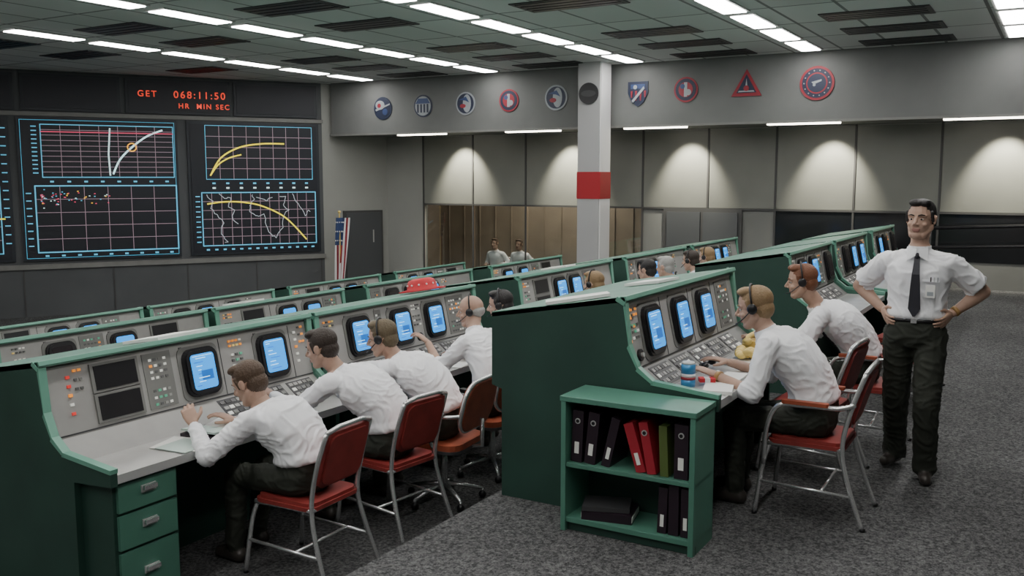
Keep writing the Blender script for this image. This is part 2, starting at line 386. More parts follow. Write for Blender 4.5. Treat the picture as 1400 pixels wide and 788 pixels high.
# ---------------------------------------------------------------- patches on fascia
def patch(yy,zz,kind,r=.24):
    p=MB(); O=V((16.699,yy,zz)); ux=V((0,-1,0)); uy=Z; un=V((-1,0,0))
    def pl(out,m,d,o=(0,0)): p.plate(O+ux*o[0]+uy*o[1],ux,uy,un,out,max(0,d-.012),d,m)
    if kind=='tri':
        pl([(0,r*1.15),(-r*1.1,-r*.75),(r*1.1,-r*.75)],REDE,.02); pl([(0,r*.78),(-r*.72,-r*.52),(r*.72,-r*.52)],NAVY,.028); pl([(-.03,-.1),(.03,-.1),(0,.12)],GREYE,.034); pl(circ(.05,16),REDE,.036,(0,-.05)); pl([(-.15,-.115),(.15,-.115),(.13,-.09),(-.13,-.09)],GREYE,.034)
    elif kind=='shield':
        pl([(-r*.85,r*.8),(r*.85,r*.8),(r*.85,-.02),(r*.5,-r*.8),(0,-r*1.15),(-r*.5,-r*.8),(-r*.85,-.02)],NAVY,.02)
        for k in range(4): pl([(-r*.6+k*.09,.02),(-r*.6+k*.09+.04,.02),(-r*.6+k*.09+.03,-r*.8+abs(k-1.5)*.06),(-r*.6+k*.09+.01,-r*.8+abs(k-1.5)*.06)],REDE,.028)
        pl([(-r*.6,.06),(r*.6,.06),(r*.6,r*.6),(-r*.6,r*.6)],BLUE,.026); pl([(-.12,-.16),(.12,.10),(.14,.06),(-.09,-.2)],GREYE,.034); pl(circ(.04,12),GREYE,.034,(-.05,.09))
    else:
        pl(circ(r),{'b':NAVY,'s':NAVY,'w':GREYE,'r':REDE,'k':DARK,'big':REDE}[kind],.02)
        pl(circ(r*.86),{'b':NAVY,'s':GREYE,'w':NAVY,'r':NAVY,'k':BLACK,'big':NAVY}[kind],.026)
        if kind=='b': pl(circ(r*.5,20,1,.8),GREYE,.032,(-.07,.07)); pl([(-.2,-.02),(.2,.10),(.2,.07),(-.18,-.06)],GREYE,.034); pl(circ(.05,12),REDE,.036,(-.09,.06)); pl(circ(.07,16),BLUE,.034,(.07,-.08))
        if kind=='s':
            for k in range(4): pl([(-.15+k*.085,-.14),(-.11+k*.085,-.14),(-.11+k*.085,.04),(-.15+k*.085,.04)],NAVY,.032)
            pl([(-.19,.05),(.19,.05),(.12,.16),(-.12,.16)],BLUE,.032)
        if kind=='w': pl(circ(r*.6,20,.7,1.3),GREYE,.032,(.04,0)); pl(circ(r*.3,16,1,.6),REDE,.036,(-.06,-.05)); pl([(-.16,.08),(.02,.14),(.10,.02),(.0,.06)],BLUE,.038)
        if kind=='r': pl(circ(r*.6),REDE,.032); pl([(-.03,-.13),(.03,-.13),(.03,.13),(-.03,.13)],GREYE,.036); pl(circ(r*.25,14),GREYE,.034,(.05,-.05)); pl(circ(r*.2,14),BLUE,.038,(-.06,.06))
        if kind=='big':
            pl(circ(r*.62),REDE,.032); pl(circ(r*.54),NAVY,.036); pl([(-.09,.02),(.08,.06),(.08,.03),(-.05,-.02)],GREYE,.04); pl(circ(.025,12),GREYE,.042,(-.04,-.03))
            for k in range(14): pl(circ(.012,6),GREYE,.034,(r*.74*math.cos(k*.449),r*.74*math.sin(k*.449)))
    p.obj('mission_patch_plaque',recalc=True)
for yy,zz,k,r in ((13.2,3.48,'b',.25),(12.1,3.49,'s',.24),(11.0,3.5,'w',.24),(9.94,3.52,'r',.23),(8.85,3.53,'w',.25),(7.1,3.56,'shield',.24),(6.15,3.56,'r',.23),(5.02,3.58,'tri',.25),(3.8,3.56,'big',.29)):
    patch(yy,zz,k,r)
p=MB(); p.plate(V((16.098,7.84,3.52)),V((0,-1,0)),Z,V((-1,0,0)),circ(.2),0,.03,BLACK); p.plate(V((16.098,7.84,3.52)),V((0,-1,0)),Z,V((-1,0,0)),circ(.15,24,1,.4),.02,.035,DARK); p.obj('mission_patch_plaque')
# flag
f=MB(); fx,fy=16.25,14.15
f.cap((fx,fy,-.9),(fx,fy,1.15),.02,.015,YELP); f.cap((fx,fy,-.9),(fx,fy,-.82),.16,.12,YELP,flat=True); f.ell((fx,fy,1.18),(.035,.035,.035),YELP)
FR=V((.45,-.9,0)).normalized()
for k in range(9):
    pts0=[];pts1=[]
    for i in range(8):
        zz=1.05-1.45*i/7; a=.03+k*.035; wv=.05*math.sin(k*1.2+i*.4)
        off=FR*(a-.1-.02*i*(1 if k>4 else .4))+V((-.7,-.3,0))*(wv+.04)
        pts0.append(V((fx,fy,zz))+off); a2=a+.035; wv2=.05*math.sin((k+1)*1.2+i*.4)
        pts1.append(V((fx,fy,zz))+FR*(a2-.1-.02*i*(1 if k+1>4 else .4))+V((-.7,-.3,0))*(wv2+.04))
    for i in range(7):
        m=BLUE if i<3 and k<6 else (REDE if k%2 else WHITE)
        f.add([pts0[i],pts1[i],pts1[i+1],pts0[i+1]],[(0,1,2,3)],m,True)
        if i<3 and k<6:
            c0=(pts0[i]+pts1[i]+pts1[i+1]+pts0[i+1])/4+V((-.7,-.3,0))*.012; f.ell(c0,(.012,.012,.018),WHITE,seg=6,k=4)
f.obj('american_flag',recalc=False)
# ---------------------------------------------------------------- consoles
EP=[(.30,0),(1.36,0),(1.36,.67),(1.43,.69),(1.43,1.135),(.60,1.28),(.55,1.25),(.525,1.02),(.47,.89),(.38,.82),(.0,.785),(.0,.70),(.30,.68)]
EDGE=[(.0,.79),(.38,.825),(.47,.895),(.525,1.02),(.55,1.252),(.60,1.285)]
def frame_face(Y0,z0):
    sv=V((0,.085,.39)).normalized(); return V((0,Y0+.50,z0+.86)),sv,X.cross(sv)
def frame_slope(Y0,z0):
    sv=V((0,.14,.105)).normalized(); return V((0,Y0+.36,z0+.755)),sv,X.cross(sv)
def console(x0,x1,Y0,z0,items,drawers=False,detail=True,kb=.22):
    b=MB()
    for xa,xb in ((x0,x0+.04),(x1-.04,x1)):
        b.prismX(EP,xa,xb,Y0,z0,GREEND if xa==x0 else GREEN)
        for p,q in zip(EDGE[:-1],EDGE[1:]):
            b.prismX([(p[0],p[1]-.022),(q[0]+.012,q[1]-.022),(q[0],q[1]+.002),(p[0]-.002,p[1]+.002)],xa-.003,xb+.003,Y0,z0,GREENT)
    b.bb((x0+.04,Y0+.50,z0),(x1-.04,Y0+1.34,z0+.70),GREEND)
    b.bb((x0+.04,Y0+.012,z0+.715),(x1-.04,Y0+.5,z0+.755),DESK)
    b.bb((x0+.04,Y0+.0,z0+.71),(x1-.04,Y0+.012,z0+.757),STEEL)
    b.prismX([(.36,.755),(.50,.86),(.50,.70),(.36,.70)],x0+.04,x1-.04,Y0,z0,PANEL2 if kb<.5 else PANEL)
    b.prismX([(.50,.86),(.585,1.25),(1.40,1.11),(1.40,.7),(.5,.7)],x0+.04,x1-.04,Y0,z0,PANEL)
    b.prismX([(.545,1.258),(.56,1.285),(1.43,1.14),(1.43,1.11),(.60,1.25)],x0,x1,Y0,z0,GREEN)
    b.prismX([(.54,1.268),(.548,1.290),(.585,1.285),(.56,1.262)],x0,x1,Y0,z0,GREENT)
    O,sv,n=frame_face(Y0,z0); M3=Matrix((X,sv,n)).transposed()
    def fb(u,v,w,h,d,m,o=0): b.box(O+X*u+sv*v+n*(o+d/2),(w,h,d),m,M3)
    O2,sv2,n2=frame_slope(Y0,z0); M2=Matrix((X,sv2,n2)).transposed()
    def sb(u,v,w,h,d,m,o=0): b.box(O2+X*u+sv2*v+n2*(o+d/2),(w,h,d),m,M2)
    def cluster(u0,v0,cols,rows,pu,pv,s,pal,F=fb):
        for i in range(cols):
            for j in range(rows): F(u0+(i-(cols-1)/2)*pu,v0+(j-(rows-1)/2)*pv,s,s*.75,.008,random.choice(pal))
    fb((x0+x1)/2,.012,x1-x0-.08,.008,.004,DARK); fb((x0+x1)/2,.385,x1-x0-.08,.010,.01,PANEL2)
    pal=[BW,BK,BK,BO,BG,BK,BW,PANEL2]
    for it in items:
        k,u=it[0],it[1]; u=x0+u
        if k in 'MN':
            c=O+X*u+sv*.195
            b.plate(c,X,sv,n,rrect(.31,.335,.05),0,.008,PANEL2)
            b.plate(c,X,sv,n,rrect(.265,.30,.07,5),.0,.030,BLACK)
            b.plate(c,X,sv,n,rrect(.235,.27,.055,5),.0,.040,BLACK)
            b.plate(c,X,sv,n,rrect(.180,.220,.022),.03,.044,SCRB if k=='M' else SCROFF)
            if k=='M' and detail:
                if random.random()<.5: fb(u+.02,.17,.09,.06,.001,SCRD,.0435)
                for q in range(8):
                    wq=random.uniform(.02,.10); fb(u-.075+wq/2+random.uniform(0,.03),.110+q*.024,wq,.004,.001,SCRT if q%3 else SCRD,.0445)
                fb(u,.292,.15,.003,.001,SCRT,.0445)
            fb(u-.12,.36,.02,.012,.006,BK)
        elif k=='D':
            for v in (.115,.285):
                fb(u,v,.31,.165,.012,PANEL2); fb(u,v,.27,.135,.016,BLACK)
        elif k=='B':
            w=it[2]; cols=max(2,int(w/.035))
            fb(u,.20,w+.03,.33,.005,PANEL2)
            cluster(u,.27,cols,4,.034,.036,.02,pal); cluster(u,.10,cols,3,.034,.04,.02,[BK,BW,PANEL,BK,BG])
        elif k=='T':
            cluster(u,.33,4,2,.03,.03,.017,[BW,BO,BK,BY]); cluster(u,.22,3,3,.036,.036,.02,[BG,BK,PANEL2,BW]); b.plate(O+X*u+sv*.08,X,sv,n,circ(.035,16),0,.015,BLACK); b.plate(O+X*u+sv*.08,X,sv,n,circ(.014,10),0,.03,STEEL)
        elif k=='O':
            cluster(u-.05,.22,1,5,.03,.05,.022,[BO,BO,BR,BW]); cluster(u+.01,.30,2,3,.03,.05,.018,[BO,BK,PANEL2])
        elif k=='S':
            fb(u,.195,.004,.36,.003,DARK)
    if detail:
        u=x0+kb
        while u<x1-.28:
            nc=random.choice([5,6,7]); wd=nc*.044
            sb(u+wd/2-.022,.088,wd+.012,.145,.003,DARK)
            cluster(u+wd/2-.022,.088,nc,3,.044,.045,.034,[BK,PANEL,PANEL,BW,DARK,PANEL,PANEL2],sb); u+=wd+.06
    if drawers:
        xa,xb=x0+.04,x0+.44
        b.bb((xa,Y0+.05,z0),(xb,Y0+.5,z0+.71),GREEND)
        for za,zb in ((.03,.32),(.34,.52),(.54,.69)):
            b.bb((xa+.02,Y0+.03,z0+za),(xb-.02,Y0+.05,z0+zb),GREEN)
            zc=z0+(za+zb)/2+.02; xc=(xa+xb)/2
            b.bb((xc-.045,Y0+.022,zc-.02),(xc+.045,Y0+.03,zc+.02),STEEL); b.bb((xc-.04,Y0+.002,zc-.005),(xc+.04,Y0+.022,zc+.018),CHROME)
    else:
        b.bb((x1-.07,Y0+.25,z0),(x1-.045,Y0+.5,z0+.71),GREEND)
    return b.obj('mission_control_console',bevel=.003 if detail else 0)
console(4.78,6.78,1.54,0,[('O',.10),('M',.36),('S',.56),('T',.135),('M',.83),('S',1.05),('M',1.28),('S',1.5),('B',1.72,.24)])
gen=[('T',.16),('M',.46),('S',.68),('M',.92),('S',1.14),('B',1.32,.18),('D',1.66)]
gen2=[('B',.18,.16),('N',.48),('M',.86),('S',1.1),('M',1.34),('T',1.62)]
gen3=[('T',.16),('D',.5),('S',.74),('M',.98),('M',1.36),('B',1.66,.2)]
console(8.4,10.1,1.54,0,[('T',.14),('M',.42),('S',.62),('M',.84),('B',1.16,.2),('N',1.48)])
console(10.3,12.1,1.54,0,gen2)
console(12.5,14.2,1.54,0,[('T',.14),('M',.42),('S',.62),('N',.84),('B',1.16,.2),('N',1.48)])
console(2.88,4.94,4.04,-.3,[('O',.22),('D',.46),('B',.75,.17),('M',1.05),('S',1.23),('T',1.36),('M',1.66),('S',1.85),('O',1.95)],drawers=True,kb=1.15)
console(4.98,7.1,4.04,-.3,[('T',.16),('M',.47),('S',.70),('B',.73,.05),('M',.99),('T',1.22),('M',1.45),('B',1.8,.24)])
console(7.9,10.1,4.04,-.3,[('T',.16),('D',.46),('M',.85),('M',1.2),('B',1.6,.3)])
console(10.5,12.6,4.04,-.3,gen2); console(12.9,15.0,4.04,-.3,gen3)
console(4.1,6.2,6.54,-.6,[('T',.2),('N',.55),('M',1.15),('B',.85,.2),('D',1.6)],detail=False)
console(6.3,8.2,6.54,-.6,gen3,detail=False); console(8.6,10.9,6.54,-.6,gen2,detail=False); console(11.4,13.6,6.54,-.6,gen,detail=False)
console(5.3,7.4,9.04,-.9,gen3,detail=False); console(7.5,9.6,9.04,-.9,gen2,detail=False); console(9.9,12.0,9.04,-.9,gen3,detail=False); console(12.4,14.5,9.04,-.9,gen,detail=False)
# ---------------------------------------------------------------- bookcase
b=MB(); bx0,bx1,by0,by1=4.45,4.76,1.55,2.32
b.bb((bx0,by0,0),(bx1,by0+.03,.74),GREEN); b.bb((bx0,by1-.03,0),(bx1,by1,.74),GREEN)
b.bb((bx0-.005,by0-.005,.735),(bx1,by1+.005,.765),GREEN); b.bb((bx0+.01,by0,.05),(bx1,by1,.08),GREEN); b.bb((bx0+.03,by0,0),(bx0+.05,by1,.05),GREEND)
b.bb((bx0+.01,by0,.365),(bx1,by1,.39),GREEN); b.bb((bx1-.012,by0,0),(bx1,by1,.74),GREEND)
b.obj('bookcase',bevel=.003)
b=MB()
def binder(y,z,h,th,m,lean=0,label=True,ring=True):
    R=Matrix.Rotation(lean,3,'X'); s=len(b.v)
    b.box((0,0,h/2),(.235,th,h),m)
    if label: b.box((-.119,0,h*.28),(.004,th*.40,.065),PAPER)
    if ring: b.plate(V((-.118,0,h*.80)),V((0,-1,0)),Z,V((-1,0,0)),circ(.016,12),0,.004,STEEL); b.plate(V((-.118,0,h*.80)),V((0,-1,0)),Z,V((-1,0,0)),circ(.010,12),0,.006,BLACK)
    for i in range(s,len(b.v)): b.v[i]=R@b.v[i]+V((bx0+.16,y,z))
binder(2.245,.392,.29,.065,BINDP,.04); binder(2.165,.392,.29,.065,BINDP,.10); binder(2.07,.392,.28,.05,BINDP,.22,True,False)
binder(1.86,.392,.27,.055,BINDR,-.30,True,False); binder(1.80,.392,.28,.05,BINDR,-.20,False); binder(1.73,.392,.27,.045,BINDG,-.05,False,False); binder(1.64,.392,.29,.075,BINDP,0)
binder(1.74,.082,.25,.05,BINDP,.03,True,False); binder(1.675,.082,.27,.055,BINDP,0,False,False);binder(1.61,.082,.26,.05,BINDP,0,True,False)
b.box((bx0+.14,2.08,.105),(.20,.28,.05),BINDP,Matrix.Rotation(.2,3,'Z')); b.box((bx0+.14,2.10,.145),(.19,.26,.025),DARK,Matrix.Rotation(.35,3,'Z')); b.box((bx0+.14,2.08,.105),(.19,.285,.03),PAPER,Matrix.Rotation(.2,3,'Z'))
b.obj('ring_binders')
# ---------------------------------------------------------------- chairs
def chair(x,y,z0,ang=0,arms=False):
    c=MB(); r=.0140
    for s in (-1,1):
        c.tube(smoothpts([(s*.19,.20,.43),(s*.21,.235,.30),(s*.235,.27,0)],4),r,CHROME)
        c.tube(smoothpts([(s*.235,-.33,0),(s*.215,-.24,.25),(s*.20,-.20,.44),(s*.20,-.235,.65),(s*.19,-.31,.88)],5),r,CHROME)
        c.tube([(s*.20,.21,.425),(s*.20,-.20,.435)],r,CHROME)
        c.tube([(s*.222,.25,.20),(s*.222,-.27,.18)],r*.75,CHROME)
        for q in ((s*.235,.27,0),(s*.235,-.33,0)): c.cap(V(q),V(q)+Z*.02,.016,.016,BLACK,8,True)
        if arms:
            c.tube(smoothpts([(s*.215,.23,.30),(s*.25,.21,.52),(s*.25,.15,.66),(s*.245,.02,.675),(s*.24,-.18,.68),(s*.20,-.26,.70)],4),r,CHROME)
            c.plate(V((s*.247,0.0,.682)),X,Y,Z,rrect(.045,.26,.02),0,.02,BROWNV)
    c.tube([(-.19,-.31,.88),(-.10,-.325,.905),(.10,-.325,.905),(.19,-.31,.88)],r,CHROME)
    c.tube([(-.2,.21,.425),(.2,.21,.425)],r,CHROME); c.tube([(-.2,-.2,.435),(.2,-.2,.435)],r,CHROME); c.tube([(-.222,-.1,.19),(.222,-.1,.19)],r*.7,CHROME)
    c.plate(V((0,0,.43)),X,Y,Z,rrect(.43,.43,.05),0,.022,RED); c.plate(V((0,0,.43)),X,Y,Z,rrect(.41,.41,.06),.02,.042,RED)
    bn=V((0,-.07,.235)).normalized(); n=X.cross(bn); o=V((0,-.265,.72))
    c.plate(o,X,bn,n,rrect(.350,.34,.04),-.012,.012,RED); c.plate(o,X,bn,n,rrect(.33,.30,.05),-.020,.024,RED)
    M=Matrix.Translation((x,y,z0))@Matrix.Rotation(ang,4,'Z'); c.xform(M); return c.obj('vinyl_chair')
def swivel(x,y,z0,ang=0):
    c=MB()
    for k in range(5):
        a=2*math.pi*k/5+.3; d=V((math.cos(a),math.sin(a),0))
        c.tube([d*.03+Z*.12,d*.15+Z*.10,d*.27+Z*.07],[.018,.016,.012],CHROME); c.tube([d*.27+Z*.07,d*.27+Z*.04],.01,CHROME)
        c.ell(d*.27+Z*.028,(.028,.028,.028),BLACK,seg=10,k=6)
    c.cap((0,0,.08),(0,0,.42),.028,.022,CHROME,12,True)
    c.plate(V((0,0,.41)),X,Y,Z,rrect(.46,.45,.09),0,.055,BROWNV)
    c.plate(V((0,0,.405)),X,Y,Z,rrect(.47,.46,.09),0,.02,DARK)
    bn=V((0,-.06,.24)).normalized(); n=X.cross(bn); o=V((0,-.27,.72))
    c.plate(o,X,bn,n,rrect(.44,.34,.12,6),-.025,.02,BROWNV)
    ol=[o+X*a+bn*b_ for a,b_ in rrect(.46,.36,.13,6)]; c.tube(ol+[ol[0]],.015,CHROME)
    for s in (-1,1):
        c.tube(smoothpts([(s*.18,-.1,.40),(s*.25,-.05,.46),(s*.265,.0,.62),(s*.26,.05,.665),(s*.26,-.15,.67),(s*.22,-.27,.68)],4),.013,CHROME)
        c.box((s*.26,-.04,.682),(.045,.22,.022),BLACK)
    c.tube([(0,-.12,.40),(0,-.30,.43),(0,-.30,.62)],.016,CHROME)
    M=Matrix.Translation((x,y,z0))@Matrix.Rotation(ang,4,'Z'); c.xform(M); return c.obj('swivel_chair')
# ---------------------------------------------------------------- people
def remesh(src,dst,voxel,iters=3,wr=(),planes=()):
    me=bpy.data.meshes.new('t'); me.from_pydata([tuple(p) for p in src.v],[],src.f); me.update()
    bm=bmesh.new(); bm.from_mesh(me); bmesh.ops.recalc_face_normals(bm,faces=bm.faces); bm.to_mesh(me); bm.free()
    ob=bpy.data.objects.new('t',me); scene.collection.objects.link(ob)
    md=ob.modifiers.new('r','REMESH'); md.mode='VOXEL'; md.voxel_size=voxel
    m2=ob.modifiers.new('s','SMOOTH'); m2.factor=.5; m2.iterations=iters
    dg=bpy.context.evaluated_depsgraph_get(); dg.update()
    ev=bpy.data.meshes.new_from_object(ob.evaluated_get(dg))
    bvh=BVHTree.FromPolygons([tuple(p) for p in src.v],src.f)
    vs=[v.co.copy() for v in ev.vertices]; ns=[v.normal.copy() for v in ev.vertices]
    cloth={}; fs=[];ms=[]
    for pp,pT,pr,ma,mb_ in planes:
        for i,q in enumerate(vs):
            dq=(q-pp); a=dq.dot(pT)
            if abs(a)<voxel*.62 and dq.length<pr: vs[i]=q-pT*a
    for p in ev.polygons:
        ctr=V((0,0,0))
        for i in p.vertices: ctr+=vs[i]
        ctr/=len(p.vertices)
        r=bvh.find_nearest(ctr); k=src.m[r[2]] if r[2] is not None else 0
        mm=src.mats[k]
        for pp,pT,pr,ma,mb_ in planes:
            if mm in (ma,mb_) and (ctr-pp).length<pr:
                mm=ma if (ctr-pp).dot(pT)>0 else mb_; k=src.mats.index(mm)
        fs.append(list(p.vertices)); ms.append(k)
        if mm in wr:
            for i in p.vertices: cloth.setdefault(i,mm)
        else:
            for i in p.vertices: cloth[i]=0
    for i,c in cloth.items():
        if c:
            q=vs[i]
            n0=noise.noise(V((q.x*4+3,q.y*4,q.z*4)))
            n1=noise.noise(V((q.x*8+n0*3,q.y*8+n0*2,q.z*16+n0*4)))
            dd=(.5-min(.5,abs(n1)*2.6))*.016-.004
            if planes and c==SHIRT:
                pp,pT,pr=planes[0][:3]
                if (q-pp).length<pr+.05: dd+=.010*max(0,1-abs((q-pp).dot(pT)-.02)/.05)*(1 if (q-pp).dot(pT)>.004 else 0)
            vs[i]=q+ns[i]*dd
    o=len(dst.v); dst.v+=vs
    for f,k in zip(fs,ms): dst.f.append([i+o for i in f]); dst.m.append(dst.mi(src.mats[k])); dst.sm.append(True)
    bpy.data.objects.remove(ob); bpy.data.meshes.remove(me); bpy.data.meshes.remove(ev)
def ik(a,c,l1,l2,pole):
    d=c-a; L=min(d.length,(l1+l2)*.995); dn=d.normalized(); c=a+dn*L
    x=(l1*l1-l2*l2+L*L)/(2*L); h=math.sqrt(max(l1*l1-x*x,0)); p=(pole-dn*pole.dot(dn)).normalized()
    return a+dn*x+p*h,c
def hand(dst,w,d,n,thumbL,curl=.3,voxel=.0042,near=True):
    h=MB(); d=d.normalized(); n=(n-d*n.dot(d)).normalized(); L=d.cross(n).normalized()*thumbL
    rings=[]
    for t,hw,ht in ((-.03,.024,.020),(0,.027,.019),(.03,.036,.017),(.06,.041,.015),(.088,.040,.012),(.095,.034,.008)):
        rings.append([w+d*t+L*(hw*math.cos(q*math.pi/8))+n*(ht*math.sin(q*math.pi/8)) for q in range(16)])
    h.loft(rings,SKIN)
    for off,base,ln,sp in ((.030,.084,.072,.10),(.0105,.090,.080,.03),(-.010,.087,.074,-.04),(-.029,.078,.058,-.13)):
        p=w+d*base+L*off; th=curl*.6; df=(d+L*sp).normalized(); r=.0092
        for k,fr in enumerate((.46,.30,.24)):
            q=p+(df*math.cos(th)+n*math.sin(th))*(ln*fr); h.cap(p,q,r,r*.93,SKIN,10,k=3); p=q; r*=.93; th+=curl
    p=w+d*.022+L*.026+n*.004; td=(d*.62+L*.68+n*.30).normalized(); q=p+td*.048; h.cap(p,q,.014,.011,SKIN,10,k=3)
    td2=(d*.9+L*.30+n*.35).normalized(); q2=q+td2*.034; h.cap(q,q2,.011,.0088,SKIN,10,k=3)
    remesh(h,dst,voxel,2)
def human(name,hip,neck,head,face,hface,wrists,ankles,sleeve='long',hair=HBR,bald=False,poles=(None,None),hd=(None,None),hn=(None,None),curl=(.3,.3),
          headset=False,near=True,tie=False,standing=False,knee=None,sright=None,toes=None,badge=False,watch=None,bulk=1.0,arm=(.285,.255)):
    out=MB(); hip,neck,head=V(hip),V(neck),V(head); face=V(face).normalized(); right=face.cross(Z).normalized()
    sr=V(sright).normalized() if sright else right
    b=MB(); C=hip+Z*.27-face*.02
    def bz(t): return hip*(1-t)**2+C*2*t*(1-t)+neck*t*t
    def bt(t): return ((C-hip)*(2*(1-t))+(neck-C)*2*t).normalized()
    def ring(t,a,bb,n=22,ex=2.4,pos=None):
        c=pos or bz(t); T=bt(max(t,0)); rr=(right*(1-max(t,0))+sr*max(t,0)); rr=(rr-T*rr.dot(T)).normalized(); dd=T.cross(rr); o=[]
        a*=bulk; bb*=bulk
        for j in range(n):
            q=2*math.pi*j/n; cx,sy=math.cos(q),math.sin(q)
            o.append(c+rr*(a*math.copysign(abs(cx)**(2/ex),cx))+dd*(bb*math.copysign(abs(sy)**(2/ex),sy)))
        return o
    b.loft([ring(.13,.160,.118),ring(.22,.168,.128),ring(.38,.168,.126),ring(.55,.178,.130),ring(.72,.192,.130),ring(.84,.192,.114),ring(.92,.150,.092),ring(1.0,.075,.066)],SHIRT)
    T0=bt(0)
    b.loft([ring(0,.120,.085,pos=hip-T0*.105),ring(0,.160,.112,pos=hip-T0*.06),ring(0,.172,.122),ring(.08,.165,.120),ring(.18,.156,.115)],TROU)
    T1=bt(1)
    b.cap(neck-T1*.03,head+(neck-head).normalized()*.06,.057,.054,SKIN,16)
    nd=(head-neck).normalized()
    b.cap(neck-nd*.03,neck+nd*.05,.086,.066,SHIRT,20,True)
    W=[];E=[];SH=[]
    sw=.182*bulk
    for i,s in ((0,-1),(1,1)):
        sh=neck-T1*.065+sr*(s*sw); SH.append(sh)
        pole=V(poles[i]) if poles[i] else (right*s*.45-Z*.9-face*.25)
        e,w=ik(sh,V(wrists[i]),arm[0],arm[1],pole); W.append(w);E.append(e)
        b.ell(sh-sr*(s*.015),(.074*bulk,.072,.070),SHIRT)
        b.cap(neck-T1*.030+sr*(s*.06),sh,.058,.064,SHIRT)
        if sleeve=='short':
            c=sh+(e-sh)*.80; b.cap(sh,c,.070,.080,SHIRT,18,True); b.cap(sh+(e-sh)*.5,e,.052,.045,SKIN); b.cap(e,e+(w-e)*.35,.045,.044,SKIN); b.cap(e+(w-e)*.35,w,.044,.028,SKIN)
        elif sleeve=='rolled':
            b.cap(sh,e,.068,.060,SHIRT); c=e+(w-e)*.28; b.cap(e,c,.058,.057,SHIRT,16,True); b.cap(e,w,.043,.027,SKIN)
        else:
            b.cap(sh,e,.068,.057,SHIRT); b.cap(e,e+(w-e)*.86,.057,.044,SHIRT); b.cap(e+(w-e)*.88,e+(w-e)*.97,.040,.038,SHIRT,14,True); b.cap(e,w,.03,.026,SKIN)
        hj=hip+right*(s*.088*bulk)-Z*.02; an=V(ankles[i]); kp=V(knee) if knee else (face*.8+Z*.6)
        k,an=ik(hj,an,.445,.44,kp)
        if standing:
            b.cap(hj,k,.104,.084,TROU); b.cap(k,an+(k-an).normalized()*.06,.083,.072,TROU); b.cap(an+(k-an).normalized()*.14,an-Z*.02,.072,.078,TROU,18,True)
        else:
            b.cap(hj,k,.092,.072,TROU); b.cap(k,an+Z*.03,.070,.058,TROU)
        toe=V(toes[i]).normalized() if toes else face
        b.cap(an-Z*.035-toe*.03,an-Z*.045+toe*.13,.046,.036,SHOE); b.cap(an-Z*.03,an+toe*.05-Z*.03,.047,.044,SHOE)
    pls=[(bz(.16),bt(.16),.235*bulk,SHIRT,TROU),(neck+nd*.047,nd,.13,SKIN,SHIRT)]
    remesh(b,out,.0095 if near else .015,3 if near else 2,(SHIRT,TROU) if near else (),planes=pls)
    for i,s in ((0,-1),(1,1)):
        fd=(W[i]-E[i]).normalized(); d_=V(hd[i]).normalized() if hd[i] else (fd+face*.3).normalized()
        n_=V(hn[i]) if hn[i] else -Z
        hand(out,W[i]+fd*.012,d_,n_,1 if s>0 else -1,curl[i],.0042 if near else .008)
        if watch==i: out.cap(W[i]-fd*.035,W[i]-fd*.010,.034,.033,TAN,16,True); out.ell(W[i]-fd*.02+Z*.022,(.016,.016,.014),STEEL)
    hf=V(hface).normalized(); hr=hf.cross(Z).normalized(); hu=hr.cross(hf); R=Matrix((hr,hf,hu)).transposed()
    hs_=1.06
    def P(x,y,z): return head+R@V((x*hs_,y*hs_,z*hs_))
    h=MB()
    h.ell(P(0,-.012,.032),(.073*hs_,.092*hs_,.086*hs_),SKIN,R,22,13)
    h.ell(P(0,.020,-.028),(.061*hs_,.066*hs_,.084*hs_),SKIN,R,20,12)
    h.ell(P(0,.050,-.088),(.036,.034,.027),SKIN,R)
    for s in (-1,1):
        h.cap(P(s*.054,-.005,-.045),P(s*.030,.046,-.088),.024,.023,SKIN)
        h.ell(P(s*.036,.054,-.026),(.024,.022,.020),SKIN,R)
        h.ell(P(s*.078,-.008,.0),(.009,.019,.030),SKIN,R,12,8); h.cap(P(s*.080,-.004,-.018),P(s*.084,-.016,.018),.007,.009,SKIN,8)
        h.cap(P(s*.010,.073,.028),P(s*.046,.057,.026),.010,.0095,SKIN,10)
        h.ell(P(s*.012,.090,-.026),(.009,.010,.008),SKIN,R,10,7)
    h.cap(P(0,.074,.022),P(0,.104,-.018),.0085,.0120,SKIN,10)
    h.cap(P(-.018,.080,-.053),P(.018,.080,-.053),.0065,.0065,LIP,10); h.cap(P(-.014,.079,-.061),P(.014,.079,-.061),.0075,.0075,LIP,10)
    h.cap(P(0,-.02,-.05),neck+(head-neck)*.42,.057,.056,SKIN,16)
    if bald:
        h.ell(P(0,-.045,-.002),(.080,.070,.052),hair,R,20,11)
    else:
        h.ell(P(0,-.024,.046),(.0825,.099,.085),hair,R,22,13)
        h.ell(P(0,-.050,-.012),(.074,.064,.066),hair,R,20,11)
        h.ell(P(.010,.034,.102),(.054,.048,.026),hair,R,16,9); h.ell(P(-.03,.024,.099),(.035,.045,.026),hair,R,16,9)
        for s in (-1,1): h.cap(P(s*.072,.020,.045),P(s*.075,.014,-.008),.012,.008,hair,8)
    remesh(h,out,.0042 if near else .008,2)
    for s in (-1,1):
        out.ell(P(s*.029,.0665,.006),(.0130,.0100,.0062),EYEW,R,12,8); out.ell(P(s*.029,.0755,.0065),(.0062,.0028,.0060),EYED,R,10,6)
        out.cap(P(s*.015,.0725,.0125),P(s*.043,.0665,.0115),.0032,.0026,SKIN,8)
        out.tube([P(s*.012,.0835,.029),P(s*.030,.0785,.034),P(s*.047,.067,.030)],[.0040,.0042,.0025],hair if not bald else HGR,6)
